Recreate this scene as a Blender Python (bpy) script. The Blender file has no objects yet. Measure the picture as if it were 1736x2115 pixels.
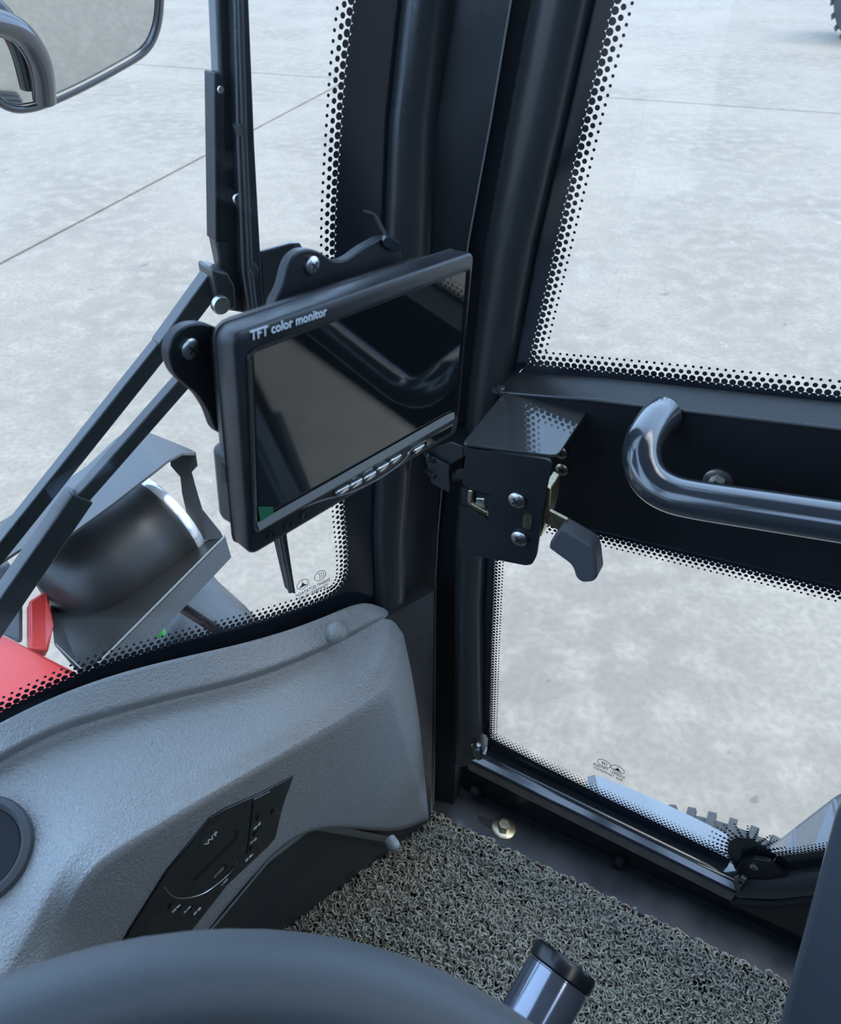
import bpy, math, random
import numpy as np
from mathutils import Vector as V, Matrix
from mathutils.bvhtree import BVHTree
random.seed(7)
S = bpy.context.scene
COL = S.collection
# ------------------------------------------------------------------ camera, sky, exposure
FPX = 1650.0
PITCH = math.radians(38.5)
CAMZ = 1.0
cd = bpy.data.cameras.new('camera')
cam = bpy.data.objects.new('camera', cd); COL.objects.link(cam)
cam.location = (0, 0, CAMZ); cam.rotation_euler = (math.pi / 2 - PITCH, 0, 0)
cd.sensor_fit = 'HORIZONTAL'; cd.sensor_width = 36; cd.lens = 36 * FPX / 1736
cd.clip_start = .01; cd.clip_end = 300
cd.dof.use_dof = True; cd.dof.focus_distance = .72; cd.dof.aperture_fstop = 20
S.camera = cam
w = bpy.data.worlds.new('overcast_sky'); S.world = w; w.use_nodes = True
bgn = w.node_tree.nodes['Background']
bgn.inputs[0].default_value = (.44, .655, 1.0, 1); bgn.inputs[1].default_value = 1.2
sl = bpy.data.lights.new('hazy_sun', 'SUN'); sl.energy = 1.0; sl.color = (1.0, .90, .68); sl.angle = math.radians(50)   # veiled sun, high overhead
so_ = bpy.data.objects.new('hazy_sun', sl); COL.objects.link(so_); so_.rotation_euler = V((.42, -.24, .87)).to_track_quat('Z', 'Y').to_euler(); so_.location = (0, 0, 20)
S.view_settings.view_transform = 'Standard'; S.view_settings.look = 'None'
S.view_settings.gamma = 1; S.view_settings.exposure = 1.75
S.view_settings.use_curve_mapping = False
S.cycles.max_bounces = 10; S.cycles.diffuse_bounces = 5; S.cycles.glossy_bounces = 4
S.cycles.transparent_max_bounces = 16
S.cycles.caustics_reflective = False; S.cycles.caustics_refractive = False
S.cycles.use_denoising = True

# ------------------------------------------------------------------ pixel -> place helpers (photo frame 1736 x 2115)
CC = V((0, 0, CAMZ)); CF = V((0, math.cos(PITCH), -math.sin(PITCH))); CU = V((0, math.sin(PITCH), math.cos(PITCH)))
def ray(x, y): return V((1, 0, 0)) * ((x - 868) / FPX) + CU * ((1057.5 - y) / FPX) + CF
def onz(x, y, z): d = ray(x, y); return CC + d * ((z - CAMZ) / d.z)
def onpl(x, y, P, n): d = ray(x, y); return CC + d * ((P - CC).dot(n) / d.dot(n))
def D(x, y, depth): return CC + ray(x, y) * depth
C0 = onz(905, 1660, 0)                                   # floor point of the cab's corner post
_a = onz(900, 1690, 0); _b = onz(1617, 2038, 0)
DD = (_b - _a).normalized()                              # rearward along the door
NI = V((DD.y, -DD.x, 0));  NI = NI if NI.y < 0 else -NI  # from the door into the cab
EE = V((-.783, -.622, 0)).normalized()                   # leftward along the right windscreen wing
MM = V((-.622, .783, 0)).normalized()                    # outward through the windscreen
UP = V((0, 0, 1))
def DP(x, y, off=0.0): return onpl(x, y, C0 + NI * off, NI)      # on the door plane, off metres inward
def WP(x, y, off=0.0): return onpl(x, y, C0 - MM * off, MM)      # on the windscreen plane
def vc(f_, r_, z): return -DD * f_ - NI * r_ + UP * z            # vehicle coords: forward, right, up (origin under the camera)
DR = C0.dot(-NI)                                         # door's distance to the right of the camera
DF = C0.dot(-DD)                                         # corner's distance ahead

# ------------------------------------------------------------------ mesh helpers
ORG = {}
class MB:
    def __init__(s): s.v = []; s.f = []
    def add(s, vs, fs):
        b = len(s.v); s.v += [V(p) for p in vs]; s.f += [tuple(i + b for i in q) for q in fs]; return s
    def prism(s, poly, vec):
        n = len(poly); vec = V(vec)
        return s.add(list(poly) + [V(p) + vec for p in poly],
              [tuple(range(n))[::-1], tuple(range(n, 2 * n))] + [(i, (i + 1) % n, n + (i + 1) % n, n + i) for i in range(n)])
    def box(s, c, ax, ay, az):      # half-axes
        c, ax, ay, az = V(c), V(ax), V(ay), V(az)
        return s.prism([c - ax - ay - az, c + ax - ay - az, c + ax + ay - az, c - ax + ay - az], az * 2)
    def loft(s, loops, cap=True, closed=True):
        n = len(loops[0]); b = []
        for l in loops: b += list(l)
        fs = []
        for i in range(len(loops) - 1):
            for j in range(n if closed else n - 1):
                k = (j + 1) % n
                fs.append((i * n + j, i * n + k, (i + 1) * n + k, (i + 1) * n + j))
        if cap and closed:
            fs.append(tuple(range(n))[::-1]); m = (len(loops) - 1) * n; fs.append(tuple(range(m, m + n)))
        return s.add(b, fs)
    def tube(s, path, r, n=12, cap=True, flat=1.0, side=None, ring=False):
        path = [V(p) for p in path]; m = len(path)
        rs = r if isinstance(r, (list, tuple)) else [r] * m
        loops = []; u = None
        for i in range(m):
            t = ((path[1] - path[-2]) if ring and i in (0, m - 1) else (path[min(i + 1, m - 1)] - path[max(i - 1, 0)])).normalized()
            if u is None:
                u = (side - t * side.dot(t)) if side is not None else t.orthogonal()
            else: u = u - t * u.dot(t)
            u.normalize(); b = t.cross(u)
            loops.append([path[i] + (u * math.cos(a) + b * math.sin(a) * flat) * rs[i] for a in [2 * math.pi * k / n for k in range(n)]])
        return s.loft(loops, cap)
    def lathe(s, o, ax, prof, n=24, cap=True):
        o = V(o); ax = V(ax).normalized(); u = ax.orthogonal().normalized(); b = ax.cross(u)
        return s.loft([[o + ax * h + (u * math.cos(2 * math.pi * k / n) + b * math.sin(2 * math.pi * k / n)) * r for k in range(n)] for r, h in prof], cap)
    def bulge(s, L, R, inn, depth, back=.012, n=7):
        loops = []
        for a, b in zip(L, R):
            q = [a + (b - a) * (.5 - .5 * math.cos(math.pi * k / n)) + inn * depth * math.sin(math.pi * k / n) ** .8 for k in range(n + 1)]
            loops.append(q + [b - inn * back, a - inn * back])
        return s.loft(loops)
    def build(s, name, mat, parent=None, smooth=40, bevel=0, subsurf=0, seg=2):
        if parent is not None: o0 = ORG[parent.name]
        elif s.v: o0 = V((sum(p.x for p in s.v) / len(s.v), sum(p.y for p in s.v) / len(s.v), min(p.z for p in s.v)))
        me = bpy.data.meshes.new(name); me.from_pydata([p - o0 for p in s.v], [], s.f); me.update()
        o = bpy.data.objects.new(name, me); COL.objects.link(o); me.materials.append(mat)
        import bmesh
        bm = bmesh.new(); bm.from_mesh(me); bmesh.ops.recalc_face_normals(bm, faces=bm.faces[:]); bm.to_mesh(me); bm.free()
        if smooth:
            me.polygons.foreach_set('use_smooth', [True] * len(me.polygons))
            me.set_sharp_from_angle(angle=math.radians(smooth))
        if parent is not None: o.parent = parent
        else: o.location = o0
        ORG[o.name] = o0
        if bevel:
            b = o.modifiers.new('bevel', 'BEVEL'); b.width = bevel; b.segments = seg; b.limit_method = 'ANGLE'; b.angle_limit = math.radians(35)
        if subsurf:
            m_ = o.modifiers.new('sub', 'SUBSURF'); m_.levels = subsurf; m_.render_levels = subsurf
        return o
def tag(o, label, cat, kind=None, group=None):
    o['label'] = label; o['category'] = cat
    if kind: o['kind'] = kind
    if group: o['group'] = group
    return o
def empty(name, loc, label, cat, kind=None, group=None):
    o = bpy.data.objects.new(name, None); COL.objects.link(o); o.location = loc; o.empty_display_size = .03
    ORG[o.name] = V(loc); return tag(o, label, cat, kind, group)
def smoothpath(pts, n=6):           # Catmull-Rom
    pts = [V(p) for p in pts]; q = [pts[0] * 2 - pts[1]] + pts + [pts[-1] * 2 - pts[-2]]; out = []
    for i in range(1, len(q) - 2):
        for k in range(n):
            t = k / n; a, b, c, d = q[i - 1], q[i], q[i + 1], q[i + 2]
            out.append(.5 * ((2 * b) + (c - a) * t + (2 * a - 5 * b + 4 * c - d) * t * t + (3 * b - a - 3 * c + d) * t ** 3))
    return out + [pts[-1]]
def fillet(poly, r, n=4):           # rounds the corners of a planar polygon; r scalar or list
    out = []; m = len(poly)
    for i in range(m):
        p = V(poly[i]); a = V(poly[i - 1]); b = V(poly[(i + 1) % m]); ri = r[i] if isinstance(r, (list, tuple)) else r
        if ri <= 0: out.append(p); continue
        da = (a - p); db = (b - p); k = min(ri, da.length * .45, db.length * .45)
        s_ = p + da.normalized() * k; e_ = p + db.normalized() * k
        for j in range(n + 1):
            t = j / n; out.append(s_ * (1 - t) ** 2 + p * 2 * t * (1 - t) + e_ * t * t)
    return out
def disc(mb, c, nrm, r, h, n=20, dome=0.0):
    prof = [(r, 0), (r, h * .7), (r * .88, h)] + ([(r * .6, h + dome * .7), (r * .2, h + dome)] if dome else [(r * .2, h)])
    return mb.lathe(c, nrm, prof, n)
def phillips(parent, c, nrm, r, mat, name='screw'):
    nrm = V(nrm).normalized(); u = nrm.orthogonal().normalized(); b = nrm.cross(u)
    o = disc(MB(), c, nrm, r, r * .35, 20, r * .15).build(name, mat, parent)
    q = V(c) + nrm * (r * .47); x = MB()
    x.box(q, u * r * .5, b * r * .1, nrm * r * .06); x.box(q, u * r * .1, b * r * .5, nrm * r * .06)
    x.build('screw_slot', M['black'], o, 0)
    return o
def hexbolt(parent, c, nrm, r, mat, name='bolt'):
    nrm = V(nrm).normalized()
    o = MB().lathe(c, nrm, [(r * 1.75, 0), (r * 1.75, r * .22), (r * 1.45, r * .34), (r * .5, r * .34)], 26).build(name, mat, parent)
    MB().lathe(V(c) + nrm * r * .3, nrm, [(r, 0), (r, r * .8), (r * .82, r * .98), (r * .1, r * .98)], 6).build('hex_head', mat, o, 20)
    return o
def text(body, parent, O, X, Y, size, mat, name='lettering', ext=.0002, align='CENTER', shear=0):
    cu = bpy.data.curves.new(name, 'FONT'); cu.body = body; cu.size = size; cu.align_x = align; cu.align_y = 'CENTER'; cu.extrude = ext; cu.shear = shear
    cu.resolution_u = 3; cu.offset = size * .012 if body.startswith('TFT') else 0; cu.materials.append(mat)
    t_o = bpy.data.objects.new('tmp', cu); COL.objects.link(t_o)
    me = bpy.data.meshes.new_from_object(t_o.evaluated_get(bpy.context.evaluated_depsgraph_get())); bpy.data.objects.remove(t_o)
    me.name = name; o = bpy.data.objects.new(name, me); COL.objects.link(o)
    if not me.materials: me.materials.append(mat)
    X = V(X).normalized(); Y = V(Y); Y = (Y - X * Y.dot(X)).normalized(); Z = X.cross(Y)
    o0 = ORG[parent.name]; o.parent = parent
    mt = Matrix((X, Y, Z)).transposed().to_4x4(); mt.translation = V(O) - o0
    o.matrix_local = mt; ORG[o.name] = o0
    return o

# ------------------------------------------------------------------ materials
M = {}
def mat(name, col, rough=.5, metal=0, spec=.5, coat=0, bump=None, var=None, rvar=None):
    m = bpy.data.materials.new(name); m.use_nodes = True; nt = m.node_tree; p = nt.nodes['Principled BSDF']
    p.inputs['Base Color'].default_value = (*col, 1); p.inputs['Roughness'].default_value = rough
    p.inputs['Metallic'].default_value = metal; p.inputs['Specular IOR Level'].default_value = spec
    p.inputs['Coat Weight'].default_value = coat; p.inputs['Coat Roughness'].default_value = .12
    tc = nt.nodes.new('ShaderNodeTexCoord')
    def noise(sc, det=3, typ='ShaderNodeTexNoise'):
        n = nt.nodes.new(typ); n.inputs['Scale'].default_value = sc
        if 'Detail' in n.inputs: n.inputs['Detail'].default_value = det
        nt.links.new(tc.outputs['Object'], n.inputs['Vector']); return n
    if bump:
        n = noise(bump[0], 2); b = nt.nodes.new('ShaderNodeBump'); b.inputs['Strength'].default_value = bump[1]; b.inputs['Distance'].default_value = bump[2]
        nt.links.new(n.outputs[0], b.inputs['Height']); nt.links.new(b.outputs[0], p.inputs['Normal'])
    if var:
        n = noise(var[0], 4); r = nt.nodes.new('ShaderNodeMixRGB'); r.inputs[1].default_value = (*col, 1); r.inputs[2].default_value = (*var[1], 1)
        rp = nt.nodes.new('ShaderNodeMapRange'); rp.inputs[1].default_value = .42; rp.inputs[2].default_value = .68
        nt.links.new(n.outputs[0], rp.inputs[0]); nt.links.new(rp.outputs[0], r.inputs[0]); nt.links.new(r.outputs[0], p.inputs['Base Color'])
    if rvar:
        n = noise(rvar[0], 4); rp = nt.nodes.new('ShaderNodeMapRange'); rp.inputs[1].default_value = .35; rp.inputs[2].default_value = .7
        rp.inputs[3].default_value = rvar[1]; rp.inputs[4].default_value = rvar[2]
        nt.links.new(n.outputs[0], rp.inputs[0]); nt.links.new(rp.outputs[0], p.inputs['Roughness'])
    M[name] = m; return m
mat('black', (.004, .005, .007), .6)
mat('paint', (.034, .036, .037), .33, coat=.15, bump=(260, .12, .0006), rvar=(14, .26, .42))
mat('paint_gloss', (.030, .035, .042), .16, spec=.8, coat=.9, bump=(120, .06, .0006))
mat('sheet', (.012, .0135, .016), .42, spec=.35, bump=(500, .12, .0003), rvar=(20, .36, .5))
mat('rubber', (.010, .012, .015), .62, spec=.35)
mat('plastic', (.012, .013, .015), .42, var=(38, (.026, .027, .030)), bump=(900, .06, .0003), rvar=(30, .36, .5))
mat('bezel', (.008, .009, .011), .30, rvar=(40, .25, .36))
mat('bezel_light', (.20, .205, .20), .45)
mat('screen', (.006, .0085, .0085), .045, spec=.9)
mat('frit', (.012, .016, .024), .16)
mat('silver', (.62, .63, .62), .28, 1)
mat('zinc', (.50, .50, .47), .30, 1, var=(180, (.36, .35, .31)))
mat('brass', (.50, .44, .30), .33, 1, var=(160, (.30, .27, .2)))
mat('weld', (.20, .21, .22), .3, .9, bump=(300, .9, .002))
mat('white_print', (.72, .75, .78), .6)
mat('grey_print', (.05, .06, .07), .5)
mat('green_film', (.004, .11, .05), .35)
mat('red_paint', (.56, .035, .025), .4, coat=.3)
mat('fender', (.045, .049, .052), .45)
mat('lamp_black', (.020, .019, .017), .36, rvar=(12, .3, .5))
mat('lens', (.7, .72, .74), .15, .6)
mat('tyre', (.035, .038, .040), .8, bump=(80, .3, .003), var=(6, (.06, .06, .055)))
mat('cream', (.55, .50, .40), .55)
mat('mirror', (.62, .65, .66), .03, 1)
mat('steering', (.062, .067, .072), .55, bump=(420, .25, .0006))
mat('knob', (.20, .215, .26), .13, .75, coat=.4)
mat('mat_base', (.018, .018, .016), .9)
mat('mat_edge', (.030, .012, .010), .8)
mat('loop', (.50, .475, .385), .38, var=(200, (.13, .125, .10)))
mat('interior', (.035, .037, .04), .8)
# grained grey dashboard plastic
def dash_mat():
    m = mat('dash', (.27, .275, .27), .40, spec=1.0); nt = m.node_tree; p = nt.nodes['Principled BSDF']
    tc = nt.nodes.new('ShaderNodeTexCoord'); n1 = nt.nodes.new('ShaderNodeTexNoise'); n1.inputs['Scale'].default_value = 620; n1.inputs['Detail'].default_value = 1.5
    n1.inputs['Distortion'].default_value = 1.2
    n2 = nt.nodes.new('ShaderNodeTexVoronoi'); n2.inputs['Scale'].default_value = 480; n2.feature = 'SMOOTH_F1'
    ad = nt.nodes.new('ShaderNodeMath'); ad.operation = 'ADD'
    b = nt.nodes.new('ShaderNodeBump'); b.inputs['Strength'].default_value = .65; b.inputs['Distance'].default_value = .0012
    for n in (n1, n2): nt.links.new(tc.outputs['Object'], n.inputs['Vector'])
    nt.links.new(n1.outputs[0], ad.inputs[0]); nt.links.new(n2.outputs[0], ad.inputs[1])
    nt.links.new(ad.outputs[0], b.inputs['Height']); nt.links.new(b.outputs[0], p.inputs['Normal'])
dash_mat()
def glass_mat(name, tint):
    m = bpy.data.materials.new(name); m.use_nodes = True; nt = m.node_tree; nt.nodes.clear()
    out = nt.nodes.new('ShaderNodeOutputMaterial'); mx = nt.nodes.new('ShaderNodeMixShader'); lw = nt.nodes.new('ShaderNodeLayerWeight'); pw = nt.nodes.new('ShaderNodeMath'); pw.operation = 'POWER'; pw.inputs[1].default_value = 5
    lw.inputs[0].default_value = .5; nt.links.new(lw.outputs['Facing'], pw.inputs[0]); fr = nt.nodes.new('ShaderNodeMath'); fr.operation = 'MULTIPLY_ADD'
    nt.links.new(pw.outputs[0], fr.inputs[0]); fr.inputs[1].default_value = .95; fr.inputs[2].default_value = .042
    tr = nt.nodes.new('ShaderNodeBsdfTransparent'); tr.inputs[0].default_value = (*tint, 1); gl = nt.nodes.new('ShaderNodeBsdfGlossy'); gl.inputs['Roughness'].default_value = .015
    gl.inputs[0].default_value = (.9, .95, 1, 1)
    nt.links.new(fr.outputs[0], mx.inputs[0]); nt.links.new(tr.outputs[0], mx.inputs[1]); nt.links.new(gl.outputs[0], mx.inputs[2]); nt.links.new(mx.outputs[0], out.inputs[0])
    M[name] = m
glass_mat('glass', (.98, .992, .99))
def concrete():
    m = mat('concrete', (.5, .5, .5), .85); nt = m.node_tree; p = nt.nodes['Principled BSDF']; L = nt.links.new
    tc = nt.nodes.new('ShaderNodeTexCoord'); geo = nt.nodes.new('ShaderNodeNewGeometry')
    def noise(sc, det, dist=0.0):
        n = nt.nodes.new('ShaderNodeTexNoise'); n.inputs['Scale'].default_value = sc; n.inputs['Detail'].default_value = det; n.inputs['Distortion'].default_value = dist
        L(geo.outputs['Position'], n.inputs['Vector']); return n
    def rng(n, a, b, o=0):
        r = nt.nodes.new('ShaderNodeMapRange'); r.inputs[1].default_value = a; r.inputs[2].default_value = b; L(n.outputs[o], r.inputs[0]); return r
    def mix(fac, c1, c2, typ='MIX', f=None):
        r = nt.nodes.new('ShaderNodeMixRGB'); r.blend_type = typ
        if fac is not None: L(fac.outputs[0], r.inputs[0])
        else: r.inputs[0].default_value = f
        for i, c in ((1, c1), (2, c2)):
            if isinstance(c, tuple): r.inputs[i].default_value = (*c, 1)
            else: L(c.outputs[0], r.inputs[i])
        return r
    a = mix(rng(noise(.9, 6, .4), .38, .66), (.210, .173, .133), (.275, .227, .174))
    b = mix(rng(noise(7, 8), .44, .68), a, (.292, .242, .186)); b2 = mix(rng(noise(38, 7), .38, .62), b, (.165, .137, .108))
    b2.inputs[0].default_value = .3
    bb = nt.nodes.new('ShaderNodeMixRGB'); bb.inputs[0].default_value = .45; L(b.outputs[0], bb.inputs[1]); L(b2.outputs[0], bb.inputs[2])
    st = mix(rng(noise(1.7, 4, .8), .62, .76), bb, (.25, .19, .14))
    sm = nt.nodes.new('ShaderNodeMixRGB'); sm.inputs[0].default_value = .4; L(bb.outputs[0], sm.inputs[1]); L(st.outputs[0], sm.inputs[2])
    sp = mix(rng(noise(16, 3, .9), .73, .77), sm, (.39, .337, .28)); dk = mix(rng(noise(11.3, 2, .3), .735, .77), sp, (.08, .08, .08))
    dm = nt.nodes.new('ShaderNodeMixRGB'); dm.inputs[0].default_value = .6; L(sp.outputs[0], dm.inputs[1]); L(dk.outputs[0], dm.inputs[2])
    L(dm.outputs[0], p.inputs['Base Color'])
    bu = nt.nodes.new('ShaderNodeBump'); bu.inputs['Strength'].default_value = .25; bu.inputs['Distance'].default_value = .004
    n = noise(90, 4); L(n.outputs[0], bu.inputs['Height']); L(bu.outputs[0], p.inputs['Normal'])
concrete()

# ------------------------------------------------------------------ ground: concrete slabs with open joints
GZ = -1.0
A0, A1 = onz(0, 545, GZ), onz(700, 175, GZ); B0, B1 = onz(310, 135, GZ), onz(1736, 235, GZ)
ga = (A1 - A0).normalized(); gb = (B1 - B0).normalized()
den = ga.x * gb.y - ga.y * gb.x; t_ = ((B0.x - A0.x) * gb.y - (B0.y - A0.y) * gb.x) / den; GX = A0 + ga * t_
ground = MB().prism([GX + (ga * i + gb * j) * 80 + UP * -.22 for i, j in ((-1, -1), (1, -1), (1, 1), (-1, 1))], UP * .06).build('ground', M['black'], None, 0)
tag(ground, 'broad pale grey concrete yard outside the cab windows', 'ground', 'structure')
SL = 14.0; gap = .014
for i in range(-4, 4):
    for j in range(-4, 4):
        q = [GX + ga * (SL * (i + u) + (gap if u == 0 else -gap)) + gb * (SL * (j + v) + (gap if v == 0 else -gap)) for u, v in ((0, 0), (1, 0), (1, 1), (0, 1))]
        MB().prism([p - UP * .16 for p in q], UP * .16).build('concrete_slab', M['concrete'], ground, 0)

# ------------------------------------------------------------------ cab shell: floor, ceiling, walls
ZT = 1.60
PLAN = []                                  # cab outline, clockwise from the right front corner
wl = .47                                   # length of the swept windscreen wing
P_c = C0.copy(); P_w = C0 + EE * wl
cf, cr = P_w.dot(-DD), P_w.dot(-NI)
LFT = -.62; mid = (DR + LFT) / 2
PLAN = [vc(DF, DR, 0), vc(cf, cr, 0), vc(cf, 2 * mid - cr, 0), vc(DF, LFT, 0), vc(-.72, LFT, 0), vc(-.72, DR, 0)]
fl = MB().prism([p - UP * .05 for p in PLAN], UP * .05).build('floor', M['paint'], None, 0)
tag(fl, 'black painted steel floor of the cab under the mat', 'floor', 'structure')
ce = MB().prism([p + UP * ZT for p in PLAN], UP * .07).build('ceiling', M['interior'], None, 0)
tag(ce, 'grey lined roof of the cab overhead', 'ceiling', 'structure')
def wallpiece(name, a, b, th, label, zs):
    """solid sill below, header above and a pane between, from plan point a to b"""
    o = empty(name, (a + b) / 2, label, 'wall', 'structure')
    u = (b - a); k = V((u.y, -u.x, 0)).normalized() * th
    MB().prism([a, b, b + k, a + k], UP * zs).build('lower_panel', M['interior'], o, 0)
    MB().prism([p + UP * 1.50 for p in (a, b, b + k, a + k)], UP * .10).build('header', M['paint'], o, 0)
    for f_ in (0, .94): MB().prism([p + UP * zs for p in (a + u * f_, a + u * (f_ + .06), a + u * (f_ + .06) + k, a + u * f_ + k)], UP * (1.5 - zs)).build('post', M['paint'], o, 0)
    MB().prism([p + UP * zs for p in (a + u * .06 + k * .3, a + u * .94 + k * .3, a + u * .94 + k * .6, a + u * .06 + k * .6)], UP * (1.5 - zs)).build('pane', M['glass'], o, 0)
    return o
wallpiece('wall_left', PLAN[3], PLAN[4], -.04, 'unseen left side of the cab, glazed above a panel raised to block light', 1.05)  # solid part made tall to keep side light off the dashboard face
wallpiece('wall_rear', PLAN[4], PLAN[5], -.04, 'unseen rear side of the cab, its solid panel raised to block light', 1.25)  # unseen; panel made tall to cut light from behind

# ------------------------------------------------------------------ corner post between windscreen and door
ZUP = 1.595
def ext(pts, zt=ZUP, zb=0.0):
    a, b = pts[0], pts[1]; t = (zt - a.z) / (a.z - b.z); top = a + (a - b) * (t * .8); top.z = zt
    c = pts[-1]; return [top] + pts + ([V((c.x, c.y, zb))] if c.z > zb + .01 else [])
LV = (0, 250, 500, 800, 1100, 1200, 1400, 1560)
def lv(xs, fn, off): return [fn(x, y, off) for x, y in zip(xs, LV)]
band_r = ext(lv((832, 805, 795, 785, 772, 776, 776, 778), WP, .004))
tube_r = ext(lv((930, 893, 885, 860, 830, 831, 833, 836), WP, .006))
seam = ext(lv((1055, 1013, 967, 930, 904, 899, 898, 897), DP, .008))
gap_r = ext(lv((1098, 1050, 1004, 970, 944, 942, 941, 941), DP, -.006))
pl = empty('pillar', C0, 'dark steel corner post between the windscreen and the right door', 'pillar', 'structure')
MB().bulge(band_r, tube_r, -MM, .012, .02, 9).build('post_tube', M['paint'], pl, 60)
fl_ = [a + (b - a) * .0 for a, b in zip(tube_r, seam)]
MB().loft([[a - (-MM) * .002, b, b + MM * .02 - NI * .0, a + MM * .02] for a, b in zip(tube_r, seam)]).build('post_plate', M['paint'], pl, 30)
MB().tube(seam, .0008, 6).build('seam_lip', M['bezel_light'], pl)  # pale colour on the lip paints in the highlight along the seam
MB().loft([[a, b, b - NI * .02, a - NI * .03] for a, b in zip([p + MM * .012 + EE * .001 for p in seam], gap_r)]).build('door_gap', M['rubber'], pl, 30)
# rubber surround on the post seen left of the tube is the printed band of the windscreen
# other posts and headers of the shell
hd = MB()
for a, b in ((PLAN[0], PLAN[1]), (PLAN[1], PLAN[2]), (PLAN[2], PLAN[3])):
    k = V(((b - a).y, -(b - a).x, 0)).normalized() * .03
    hd.prism([p + UP * 1.54 for p in (a, b, b - k, a - k)], UP * .06)
tag(hd.build('trim_1', M['paint'], None, 0), 'dark header rail above the windscreen', 'trim', 'structure')
fw = empty('wall_front', (PLAN[1] + PLAN[2]) / 2, 'dark lower front wall of the cab under the windscreen', 'wall', 'structure')
for a, b in ((PLAN[0] + EE * .03, PLAN[1]), (PLAN[1], PLAN[2]), (PLAN[2], PLAN[3])):
    k = V(((b - a).y, -(b - a).x, 0)).normalized() * .02
    MB().prism([a, b, b - k, a - k], UP * .44).build('front_panel', M['paint'], fw, 0)
tag(MB().tube([vc(DF, LFT, 0), vc(DF, LFT, 1.595)], .03, 10).build('pillar_far', M['paint'], None), 'dark left front post of the cab', 'pillar', 'structure')
rr = vc(-.72, DR, 0)
tag(MB().box(rr + DD * -.03 + UP * .80 + NI * .0, DD * .03, NI * .03, UP * .795).build('pillar_rear', M['paint'], None), 'dark post at the rear end of the right door', 'pillar', 'structure')

# ------------------------------------------------------------------ windscreen: pane, printed border, dots
def polyline_even(pts, step):
    out = []; acc = 0.0; pts = [V(p) for p in pts]
    for a, b in zip(pts, pts[1:]):
        L = (b - a).length; t = acc
        while t < L: out.append((a + (b - a) * (t / L), (b - a).normalized())); t += step
        acc = t - L
    return out
def frit(parent, edge, nrm, sign, pitch, radii, lift, alt=True, rowk=.80):
    """rows of printed dots that shrink away from the solid border 'edge'; sign gives the side"""
    mb = MB(); n = 9; ring = [(math.cos(2 * math.pi * k / n), math.sin(2 * math.pi * k / n)) for k in range(n)]
    for r_i, r in enumerate(radii):
        for p, t in polyline_even(edge, pitch):
            k = nrm.cross(t) * sign
            c = p + t * (pitch * .5 * (r_i % 2) * alt) + k * (pitch * rowk * r_i + pitch * .12) + nrm * lift
            mb.add([c + (t * x + k * y) * r for x, y in ring], [tuple(range(n))])
    o = mb.build('frit_dots', M['frit'], parent, 0); o['kind'] = 'stuff'; return o
win = empty('window_1', WP(720, 1240), 'large windscreen with a dotted black printed border', 'window', 'structure')
we_px = [(739, 0), (722, 130), (712, 250), (703, 380), (698, 500), (700, 700), (708, 900), (715, 1050), (721, 1120), (722, 1168), (716, 1196), (698, 1222), (664, 1243), (610, 1262), (520, 1290), (400, 1323), (280, 1358), (180, 1390), (90, 1430), (0, 1476), (-60, 1510)]
WO = .003
we = [WP(x, y, WO) for x, y in we_px]
we_s = smoothpath(we, 3)
top = we_s[0] + (we_s[0] - we_s[2]).normalized() * .64
we_s = [top] + we_s
def wz(p, z): return V((p.x, p.y, z))
wing_bot = C0 + EE * (wl - .005)
# pane of the right wing, then the centre and left wing
MB().prism([C0 + EE * .035 + UP * .40, wing_bot + UP * .40, wing_bot + UP * 1.55, C0 + EE * .0 + UP * 1.55], MM * .005).build('pane', M['glass'], win, 0)
for a, b in ((PLAN[1], PLAN[2]), (PLAN[2], PLAN[3])):
    k = V(((b - a).y, -(b - a).x, 0)).normalized() * -.005
    MB().prism([p + UP * z for p, z in ((a, .44), (b, .44), (b, 1.55), (a, 1.55))], k).build('pane', M['glass'], win, 0)
# solid border: from the dots' edge out to the post / down to the dashboard
lo = MB(); outer = []
for p in we_s:
    s_ = (p - C0).dot(EE)
    if p.z > .52 and s_ < .2: q = p - EE * min(.06, max(s_ - .03, .02))
    elif s_ < .2: q = p - EE * .05 * max(0, (.2 - s_) / .1) - UP * .06
    else: q = p - UP * .06
    outer.append(q)
lo.loft([[a, b, b - MM * -.0006, a - MM * -.0006] for a, b in zip(we_s, outer)])
lo.build('printed_border', M['frit'], win, 0)
frit(win, we_s, -MM, 1 if (MM * -1).cross((we_s[3] - we_s[2])).dot(EE) > 0 else -1, .0056, (.0031, .0024, .0018, .00115), .0006)

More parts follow.
